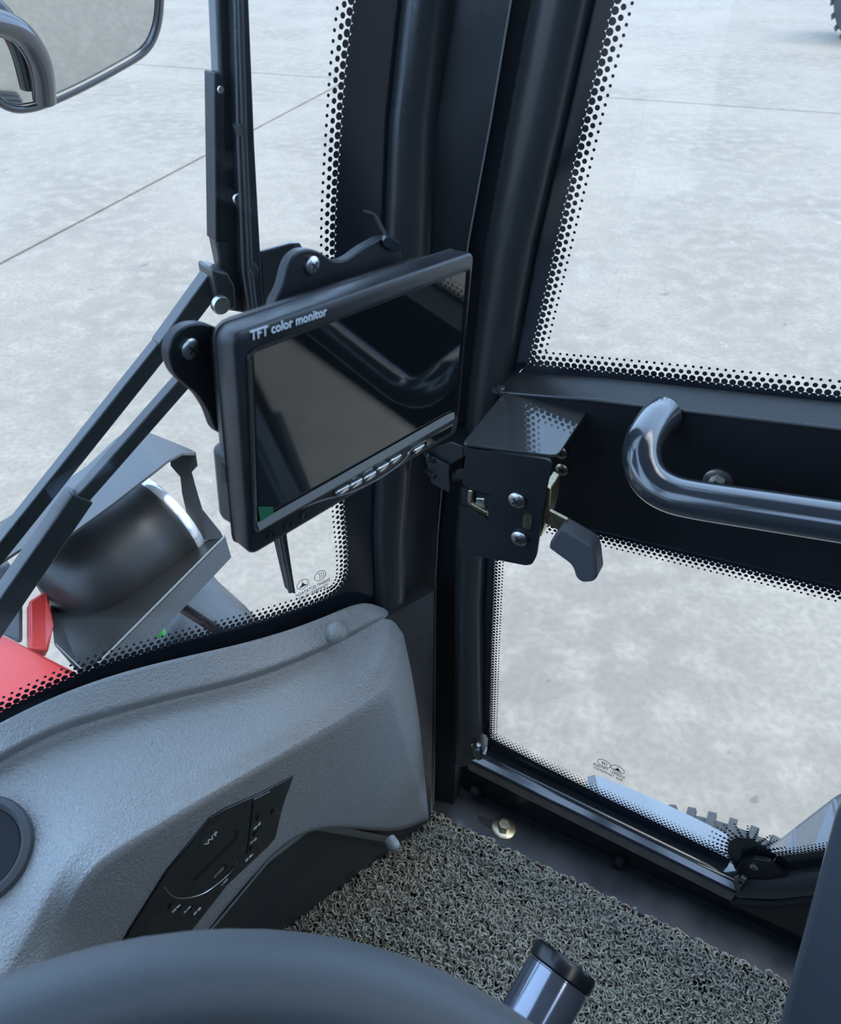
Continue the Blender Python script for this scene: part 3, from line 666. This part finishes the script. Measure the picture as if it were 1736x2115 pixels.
S4 = [mpl(x, y, .0) for x, y in sc_px]; sc = sum(S4, V()) / 4
def inset(k, o_): return fillet([sc + (p - sc) * k + MN * o_ for p in S4], .0045, 4)
MB().loft([inset(1.035, -.0004), inset(1.03, .0012), inset(1.006, .0012), inset(.985, -.0010)], False).build('screen_frame', M['bezel'], mon, 50)
scr = MB().prism([sc + (p - sc) * .985 + MN * .0003 for p in S4], -MN * .0008).build('screen', M['screen'], mon, 0)
# pale lower edge strip and inner right edge of the frame
def strip(pts, o_, m_, nm, h=.0008): return MB().prism([mpl(x, y, o_) for x, y in pts], MN * h).build(nm, m_, mon, 0)
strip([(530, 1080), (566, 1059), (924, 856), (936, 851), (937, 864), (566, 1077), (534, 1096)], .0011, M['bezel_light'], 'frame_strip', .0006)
gs = strip([(532, 1046), (563, 1047), (565, 1079), (537, 1078)], .0012, M['green_film'], 'green_sticker', .0003)
tx = (mpl(668, 646) - mpl(530, 692)); text('TFT color monitor', mon, mpl(599, 668, .0006), tx, MY, .0061, M['white_print'], 'lettering', .0002)
for (x, y, r) in ((559, 1104, .0026), (594, 1083, .0026), (627, 1063, .0026)):
    MB().lathe(mpl(x, y, 0), MN, [(r, -.0005), (r, .0007), (r * .75, .0007), (r * .75, .0002), (r * .05, .0002)], 20).build('led_window', M['bezel'], mon)
bt = [(704, 1011, 'VR/V2'), (732, 997, ''), (761, 982, 'MENU'), (788, 964, '-'), (814, 947, '+'), (862, 926, '')]
bx = (mpl(814, 947) - mpl(704, 1011)).normalized(); by = MN.cross(bx)
for x, y, t in bt:
    c = mpl(x, y, 0); L_, H_ = .0056, .0017
    pill = [c + bx * (sx * (L_ - H_) + H_ * math.cos(a)) + by * H_ * math.sin(a) for sx, a in [(1, -1.57 + 3.14 * k / 7) for k in range(8)] + [(-1, 1.57 + 3.14 * k / 7) for k in range(8)]]
    ctr = c
    MB().loft([[ctr + (p - ctr) * 1.25 - MN * .0003 for p in pill], [ctr + (p - ctr) * 1.25 + MN * .0002 for p in pill]]).build('button_well', M['black'], mon, 0)
    MB().loft([pill, [p + MN * .0012 for p in pill], [ctr + (p - ctr) * .8 + MN * .0019 for p in pill]]).build('button', M['silver'], mon, 50)
    if t: text(t, mon, c + by * .0042 + bx * -.0008 + MN * .0004, bx, by, .0026 if len(t) > 1 else .004, M['white_print'], 'lettering', .0001)
rg = [mpl(731, 985, .0004) + bx * .0021 * math.cos(a) + by * .0009 * math.sin(a) for a in [6.283 * k / 16 for k in range(17)]]
MB().tube(rg, .0002, 5, False).build('ring_symbol', M['white_print'], mon, 0)
rg = [mpl(843, 936, .0004) + bx * .0007 * math.cos(a) + by * .0007 * math.sin(a) for a in [6.283 * k / 16 for k in range(17)]]
MB().tube(rg, .0002, 5, False).build('power_symbol', M['white_print'], mon, 0)
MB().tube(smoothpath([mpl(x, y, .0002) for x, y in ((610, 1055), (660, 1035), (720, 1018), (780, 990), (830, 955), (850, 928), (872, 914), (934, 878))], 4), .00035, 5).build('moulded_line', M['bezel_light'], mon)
strip([(880, 908), (932, 879), (929, 892), (880, 921)], .0002, M['screen'], 'sensor_window', .0004)
MB().prism([mp_(-MW / 2 - .0003, -.012 + dy, o_) for dy, o_ in ((-.008, -.016), (.001, -.016), (.001, -.013), (-.008, -.013))], MX * .001).build('side_slot', M['black'], mon, 0)

# bracket carrying the monitor
def bk(x, y, o_=-.034): return onpl(x, y, MC + MN * o_, MN)
br = empty('monitor_bracket', bk(560, 830), 'black steel plate bracket behind the monitor with round lobes', 'bracket')
rl = [(560, 640), (585, 590), (592, 556), (604, 530), (622, 517), (644, 515), (664, 522), (682, 536), (700, 541), (720, 535), (752, 511), (790, 490), (812, 488), (830, 520), (838, 600), (700, 720)]
MB().prism(fillet([bk(x, y) for x, y in rl], .004, 3), -MN * .006).build('bracket_lobe', M['sheet'], br, 25, .0008)
ll = [(470, 690), (440, 672), (412, 667), (385, 672), (362, 690), (350, 715), (350, 745), (360, 772), (385, 796), (410, 815), (432, 850), (445, 890), (520, 930), (640, 850), (600, 720)]
MB().prism(fillet([bk(x, y, -.030) for x, y in ll], .004, 3), -MN * .006).build('bracket_lobe', M['sheet'], br, 25, .0008)
phillips(br, bk(643, 548), MN, .0048, M['silver']); phillips(br, bk(391, 720, -.030), MN, .0048, M['silver'])
p1 = bk(800, 580, -.037); MB().tube([p1, WP(850, 600, .006)], .007, 8).build('bracket_arm', M['paint'], br)
w_ = MB()
for k in range(4): w_.tube([bk(796 + 6 * k, 494 + 4 * k, -.034), bk(800 + 6 * k, 500 + 4 * k, -.031)], .003, 6)
w_.build('weld_bead', M['paint_gloss'], br)
# cable tie tail sticking up by the post
tag(MB().tube(smoothpath([bk(800, 500, -.036), bk(788, 472, -.04), bk(772, 445, -.045), bk(750, 436, -.045)], 5), [.0016] * 11 + [.0012] * 4 + [.0006], 6, True, .5).build('cable_tie', M['rubber'], None), 'thin black cable tie tail curling above the monitor bracket', 'cable tie')

# ------------------------------------------------------------------ wiper outside the windscreen
WOF = -.03
wip = empty('wiper', WP(600, 1225, WOF), 'black windscreen wiper standing upright behind the monitor', 'wiper')
def wq(x, y, o_=WOF): return WP(x, y, o_)
def ribbon(L, R, th, o_=WOF): return MB().loft([[wq(*a, o_), wq(*b, o_), wq(*b, o_) + MM * th, wq(*a, o_) + MM * th] for a, b in zip(L, R)])
ribbon([(444, -160), (447, 0), (453, 160), (446, 250), (444, 400), (446, 500), (458, 560), (462, 640)], [(478, -160), (482, 0), (487, 160), (492, 250), (494, 400), (505, 500), (516, 580), (520, 650)], .012).build('arm', M['paint'], wip, 20, .002)
ribbon([(443, 150), (443, 170), (445, 400), (446, 500)], [(462, 153), (466, 172), (468, 400), (470, 500)], .014, WOF + .003).build('arm_channel', M['sheet'], wip, 20, .001)
bl_l = [(478, -160), (483, 0), (490, 300), (500, 560), (515, 660), (545, 900), (572, 1118), (596, 1222)]; bl_r = [(508, -160), (514, 0), (526, 300), (540, 560), (548, 660), (572, 900), (594, 1116), (611, 1228)]
ribbon(bl_l, bl_r, .008, WOF + .008).build('blade', M['rubber'], wip, 20, .001)
MB().tube([wq((a[0] + b[0]) / 2 - 4, a[1], WOF + .019) for a, b in zip(bl_l, bl_r)], .0022, 8).build('blade_spine', M['fender'], wip)
MB().tube([wq(a[0] + 3, a[1], WOF + .018) for a in bl_l], .0015, 6).build('blade_edge', M['paint'], wip)
for a, b in (((492, 255), (500, 275)), ((516, 548), (524, 562))): MB().tube([wq(*a, WOF + .019), wq(*b, WOF + .019)], .004, 6).build('clip', M['paint'], wip)
disc(MB(), wq(490, 410, WOF + .012), -MM, .0035, .002).build('rivet', M['zinc'], wip)
cv = MB().prism([wq(x, y, WOF + .012) for x, y in ((437, 556), (470, 562), (486, 590), (490, 640), (455, 640), (445, 610))], MM * .022).build('clevis', M['paint'], wip, 20, .002)
disc(MB(), wq(453, 628, WOF + .0125), -MM, .0065, .004).build('pivot', M['zinc'], cv)
disc(MB(), wq(455, 185, WOF + .0135), -MM, .002, .001).build('rivet', M['zinc'], wip)
hb = MB()
hb.loft([[wq(x, y, WOF) + MM * t for x, y in ((538, 520), (600, 503), (620, 502), (628, 516), (600, 585), (545, 640))] for t in (0, .004)])
hb.build('head_plate', M['paint'], wip, 20, .001)
def bar(a, b, w0, w1, o_, th, nm, m_='paint'):
    A_, B_ = wq(*a, o_), wq(*b, o_); t = (B_ - A_).normalized(); k = MM.cross(t)
    return MB().loft([[A_ + k * w0, A_ - k * w0, A_ - k * w0 + MM * th, A_ + k * w0 + MM * th], [B_ + k * w1, B_ - k * w1, B_ - k * w1 + MM * th, B_ + k * w1 + MM * th]]).build(nm, M[m_], wip, 20, .001)
bar((455, 570), (342, 722), .0075, .0065, WOF + .005, .012, 'upper_link')
bar((375, 675), (-120, 1296), .0058, .0058, WOF, .010, 'long_rod')
bar((450, 715), (140, 1068), .0052, .0052, WOF + .002, .010, 'short_rod')
bar((172, 1030), (-120, 1455), .0085, .0095, WOF + .004, .014, 'rod_socket')

# ------------------------------------------------------------------ outside on the machine's nose: lamp, guard, bonnet, wing
HD = 1.12
def hpx(x, y, d_=HD): return D(x, y, d_)
lamp = empty('headlamp', hpx(230, 1300), 'dark bowl-shaped work lamp under its sheet metal guard', 'lamp')
ax = (hpx(352, 1055, 1.30) - hpx(150, 1225, 1.20)).normalized(); lc = hpx(165, 1215, 1.22)
MB().lathe(lc, ax, [(.012, -.045), (.045, -.040), (.072, -.022), (.088, .01), (.094, .05), (.094, .11), (.092, .145), (.095, .15), (.095, .16), (.088, .162)], 40, True).build('bowl', M['lamp_black'], lamp, 60)
MB().lathe(lc + ax * .161, ax, [(.092, -.010), (.0965, .0), (.093, .012), (.06, .024), (.004, .028)], 40).build('lens', M['lens'], lamp, 60)
gd = empty('lamp_guard', hpx(300, 1400), 'bent black steel guard with visor and tray around the lamp', 'lamp guard')
vis = [[(-60, 1120), (0, 1078), (90, 1025), (180, 962), (240, 905), (268, 884), (300, 890), (355, 912), (398, 930)], [(-20, 1175), (40, 1135), (147, 1102), (230, 1042), (290, 995), (320, 972), (345, 952), (375, 936), (402, 936)]]
dv0 = [1.20, 1.19, 1.18, 1.18, 1.19, 1.20, 1.22, 1.25, 1.27]; dv1 = [1.00, 1.01, 1.02, 1.04, 1.06, 1.09, 1.14, 1.20, 1.26]
MB().loft([[hpx(*a, da), hpx(*b, db), hpx(*b, db) - UP * .004, hpx(*a, da) - UP * .004] for a, b, da, db in zip(vis[0], vis[1], dv0, dv1)]).build('visor', M['fender'], gd, 50)
sp_l = [(398, 930), (392, 962), (372, 985), (376, 1020), (385, 1060), (382, 1085), (370, 1120)]; sp_r = [(405, 945), (408, 962), (396, 975), (404, 1005), (418, 1052), (455, 1098), (462, 1112)]
sp_l[0] = (350, 922); sp_l[1] = (352, 962); sp_r[0] = (404, 934)
MB().loft([[hpx(*a, 1.27), hpx(*b, 1.27), hpx(*b, 1.275), hpx(*a, 1.275)] for a, b in zip(sp_l, sp_r)]).build('side_strap', M['lamp_black'], gd, 30)
tr_ = [hpx(462, 1110, 1.27), hpx(168, 1394, 1.06), hpx(112, 1330, 1.12), hpx(100, 1215, 1.25), hpx(370, 1060, 1.40)]
MB().prism(tr_, UP * -.004).build('tray', M['lamp_black'], gd, 0)
MB().loft([[a, b, b + (b - a) * .02 + V((0, .004, 0)), a + V((0, .004, 0))] for a, b in ((hpx(463, 1108, 1.27), hpx(476, 1153, 1.265)), (hpx(180, 1393, 1.06), hpx(215, 1430, 1.05)))]).build('tray_flange', M['lamp_black'], gd, 0)
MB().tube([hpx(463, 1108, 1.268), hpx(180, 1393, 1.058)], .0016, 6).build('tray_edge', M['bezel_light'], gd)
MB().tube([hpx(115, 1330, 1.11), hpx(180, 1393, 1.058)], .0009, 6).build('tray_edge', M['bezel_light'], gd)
bon = [hpx(-160, 1240, 1.12), hpx(10, 1312, 1.12), hpx(182, 1395, 1.07), hpx(330, 1480, 1.03), hpx(280, 1640, .98), hpx(-220, 1640, .95)]
MB_ = MB().prism(bon, UP * -.80)
tag(MB_.build('bonnet', M['red_paint'], None, 20, .01), 'bright red painted bonnet panel beyond the windscreen', 'bonnet')
tag(MB().prism([hpx(60, 1240, 1.17), hpx(98, 1215, 1.19), hpx(112, 1290, 1.15), hpx(100, 1345, 1.13), hpx(60, 1340, 1.12)], V((-.012, .005, -.02))).build('red_bracket', M['red_paint'], None, 0, .004), 'small red bracket beside the lamp above the bonnet', 'bracket')
tag(MB().prism([hpx(-60, 1190, 1.2), hpx(20, 1160, 1.22), hpx(48, 1240, 1.19), hpx(48, 1335, 1.14), hpx(0, 1310, 1.15), hpx(-80, 1280, 1.15)], V((-.06, .08, -.05))).build('lamp_bracket', M['fender'], None, 0, .006), 'grey mounting block left of the lamp above the bonnet', 'bracket')
# front wing (mudguard) below the lamp
wg = empty('front_wing', hpx(450, 1320, 1.5), 'dark plastic front mudguard below the lamp tray', 'mudguard')
rws = []
for k, (a, b) in enumerate((((200, 1480), (760, 1480)), ((280, 1370), (640, 1400)), ((330, 1290), (556, 1306)), ((380, 1225), (505, 1250)), ((420, 1190), (445, 1196)))):
    A_, B_ = hpx(*a, 1.30 + .05 * k), hpx(*b, 1.38 + .05 * k); rws.append([A_ + (B_ - A_) * t + UP * .02 * math.sin(math.pi * t) for t in (0, .2, .4, .6, .8, 1)])
wgm = MB().loft(rws, False, False).build('wing_shell', M['fender'], wg, 60)
sd = wgm.modifiers.new('thick', 'SOLIDIFY'); sd.thickness = .006
MB().tube(smoothpath([hpx(365, 1245, 1.36), hpx(420, 1280, 1.34), hpx(480, 1318, 1.32), hpx(560, 1380, 1.3)], 4), .011, 10).build('wing_rib', M['lamp_black'], wg)
tag(MB().lathe(hpx(330, 1306, 1.25), V((.3, -.6, .7)), [(.009, 0), (.009, .004), (.006, .006), (.001, .006)], 12).build('green_tag', mat('green', (.05, .5, .08), .5), None), 'tiny bright green cap below the lamp tray', 'cap')

# ------------------------------------------------------------------ rear-view mirror outside the windscreen
mr_px = [(330, -70), (328, 20), (318, 70), (296, 105), (250, 135), (170, 178), (100, 210), (60, 222), (25, 222), (-6, 204), (-40, 150), (-110, -60), (-70, -160), (180, -260), (300, -200)]
md = .98; mc_ = hpx(120, 20, md); mn = V((.66, -.66, -.30)).normalized()
def mq(x, y, o_=0): return onpl(x, y, mc_ + mn * o_, mn)
mir = empty('rear_view_mirror', mq(60, 222), 'rounded rear-view mirror with black rim outside the windscreen', 'mirror')
ring = smoothpath([mq(*p) for p in mr_px] + [mq(*mr_px[0])], 4)
MB().tube(ring, .0062, 10, False, ring=True).build('rim', M['paint_gloss'], mir)
MB().prism([p for p in ring[:-1]], -mn * .002).build('mirror_glass', M['mirror'], mir, 0)
cen = sum(ring, V()) / len(ring)
MB().loft([[p - mn * .003 for p in ring[:-1]], [cen + (p - cen) * .9 - mn * .03 for p in ring[:-1]]]).build('back_shell', M['paint'], mir, 40)
arm = smoothpath([mq(-220, 60, .05), mq(-60, 42, .04), mq(0, 48, .035), mq(42, 68, .03), mq(72, 108, .026), mq(86, 150, .022), mq(92, 206, .016)], 5)
MB().tube(arm, .0145, 16).build('arm_reflection', M['paint_gloss'], mir, 60)  # solid tube put in for the arm's reflection in the mirror glass

# ------------------------------------------------------------------ outside the right door: wheel, mudguard plates, far tyre
wc = onz(1500, 1690, -.62)                       # top of tyre
wh = empty('wheel', V((wc.x, wc.y, GZ)), 'lugged tyre on a cream wheel below the right door', 'wheel')
axw = (V((.30, .55, .78))).normalized()
def tq(x, y, d_): return D(x, y, d_)
T0, T1, T2 = D(1395, 1680, 1.9), D(1516, 1681, 1.9), D(1637, 1716, 1.9)
def circ(a, b, c):
    ab = b - a; ac = c - a; n_ = ab.cross(ac); return a + (n_.cross(ab) * ac.length_squared + ac.cross(n_) * ab.length_squared) / (2 * n_.length_squared)
# the wheel stands on the ground, tipped plane facing the cab
topc = onz(1560, 1706, -.40); RW = .30
axv = (-NI * 1.0 + UP * .0).normalized()          # axle points away from the cab
wcen = topc - UP * RW + axv * 0
wcen.z = GZ + RW + .0
mbt = MB().lathe(wcen - axv * .05, axv, [(.250, -.030), (.262, -.034), (.280, -.030), (.288, -.02), (.290, .03), (.282, .045), (.262, .05), (.24, .045)], 64, False)
ty = mbt.build('tyre', M['tyre'], wh, 60)
for k in range(48):
    a = 2 * math.pi * k / 48; u = DD * math.cos(a) + UP * math.sin(a); t = DD * -math.sin(a) + UP * math.cos(a)
    MB().box(wcen - axv * .05 + u * (RW - .008) + axv * .02, t * .0075, axv * .030, u * .006).build('tread_lug', M['tyre'], ty, 0)
MB().lathe(wcen - axv * .05, axv, [(.252, -.036), (.256, -.030), (.24, -.02), (.21, .0), (.08, .01), (.07, -.02), (.01, -.02)], 48).build('rim', M['cream'], wh, 50)
# mudguard plates under the door
pg = empty('side_mudguard', onz(1400, 1740, .0), 'glossy black sheet mudguard outside below the right door, sky sheen painted blue-grey', 'mudguard')
mat('plate_sky_sheen', (.15, .165, .18), .3, coat=.3, rvar=(9, .2, .35))  # sky reflection of black metal put into a blue-grey base colour
def og(x, y, o_=-.10): return DP(x, y, o_)
def wedge(top, bot):
    t = [DP(x, y, -.17) for x, y in top]; b = [DP(x, y, -.045) for x, y in bot]
    return MB().loft([[p, q, q - UP * .004, p - UP * .004] for p, q in zip(t, b)]).build('plate', M['plate_sky_sheen'], pg, 0)
wedge([(1212, 1604), (1228, 1600), (1330, 1640), (1440, 1692), (1502, 1724)], [(1212, 1720), (1260, 1740), (1360, 1790), (1450, 1830), (1500, 1850)])
wedge([(1592, 1748), (1640, 1710), (1720, 1648), (1900, 1540)], [(1575, 1850), (1640, 1850), (1760, 1850), (1980, 1840)])
# tyre of another machine standing far off
ft = onz(1752, 86, GZ); fx = (onz(1800, 80, GZ) - onz(1700, 84, GZ)).normalized(); fy = UP.cross(fx)
fr_ = empty('far_tyre', ft, 'dark treaded tyre of another machine at the picture corner', 'tyre')
cF = ft + UP * .75 + fx * .30
MB().lathe(cF, fx, [(.40, -.26), (.55, -.30), (.70, -.29), (.73, -.2), (.74, .2), (.70, .29), (.55, .30), (.40, .26)], 40, False).build('tyre', M['tyre'], fr_, 60)
lg = MB()
for k in range(22):
    a = 2 * math.pi * k / 22
    for sg in (-1, 1):
        a2 = a + (.14 if sg > 0 else 0); u = fy * math.cos(a2) + UP * math.sin(a2); t = fy * -math.sin(a2) + UP * math.cos(a2)
        lg.box(cF + u * .74 + fx * .15 * sg, (t * .045 + fx * .0), fx * .14 + t * .10, u * .028)
lo3 = lg.build('tread_lugs', M['tyre'], fr_, 0); lo3['kind'] = 'stuff'
MB().lathe(cF, fx, [(.41, -.2), (.38, -.1), (.1, -.08), (.05, -.1)], 32).build('rim', M['red_paint'], fr_, 50)

# ------------------------------------------------------------------ steering wheel, lever knob, side console
sa = D(300, 2046, .275); sn = -(ray(300, 2046).normalized()); fwd_ = (CF - sn * CF.dot(sn)).normalized()
# in-plane direction from hub to the visible top of the rim
upw = (CU - sn * CU.dot(sn)).normalized(); sd_ = sn.cross(upw)
SRAD = .198; hub = sa - upw * SRAD
stw = empty('steering_wheel', hub - sn * .05, 'dark grained steering wheel rim across the lower edge', 'steering wheel')
MB().tube([hub + (upw * math.cos(a) + sd_ * math.sin(a)) * SRAD for a in [2 * math.pi * k / 96 for k in range(97)]], .0168, 20, False, ring=True).build('rim', M['steering'], stw, 60)
MB().lathe(hub - sn * .06, sn, [(.05, 0), (.055, .01), (.05, .03), (.02, .034)], 28).build('hub', M['steering'], stw)
for a in (math.pi * .5, math.pi * 1.5, math.pi):
    u = upw * math.cos(a) + sd_ * math.sin(a); MB().tube([hub - sn * .045 + u * .04, hub - sn * .03 + u * .12, hub + u * .19], .011, 10).build('spoke', M['steering'], stw)
MB().tube([hub - sn * .055, hub - sn * .30 + V((-.08, .1, 0))], .022, 14).build('column', M['plastic'], stw)
kb = empty('control_lever', D(1080, 2260, .40), 'glossy black round lever knob above the mat', 'lever')
k0, k1 = D(1169, 1984, .50), D(1010, 2270, .47)
ka = (k0 - k1).normalized(); KL = (k0 - k1).length
MB().lathe(k1, ka, [(.019, 0), (.020, .01), (.0205, KL - .011), (.0200, KL - .0105), (.0200, KL - .010)], 36).build('knob', M['knob'], kb, 40)
MB().lathe(k1 + ka * (KL - .0095), ka, [(.0200, 0), (.0212, .001), (.0212, .008), (.0195, .0105), (.004, .011)], 36).build('knob_cap', M['bezel'], kb, 40)
MB().tube([k1, k1 - UP * .25 - V((.02, .05, 0))], .009, 10).build('stalk', M['paint'], kb)
scn = empty('side_console', D(1680, 2150, .62), 'tall glossy dark panel at the lower right beside the door', 'panel')
q4 = [D(1727, 1652, .60), D(1604, 2118, .66), D(1560, 2300, .68), D(2050, 2400, .56), D(2080, 1560, .50)]
nn = (q4[1] - q4[0]).cross(q4[3] - q4[0]).normalized(); nn = nn if nn.dot(CC - q4[0]) > 0 else -nn
MB().prism(fillet(q4, [.012, 0, 0, 0, 0]), -nn * .035).build('panel_shell', mat('console_panel', (.085, .095, .110), .26, coat=.3), scn, 30, .007, 0, 3)
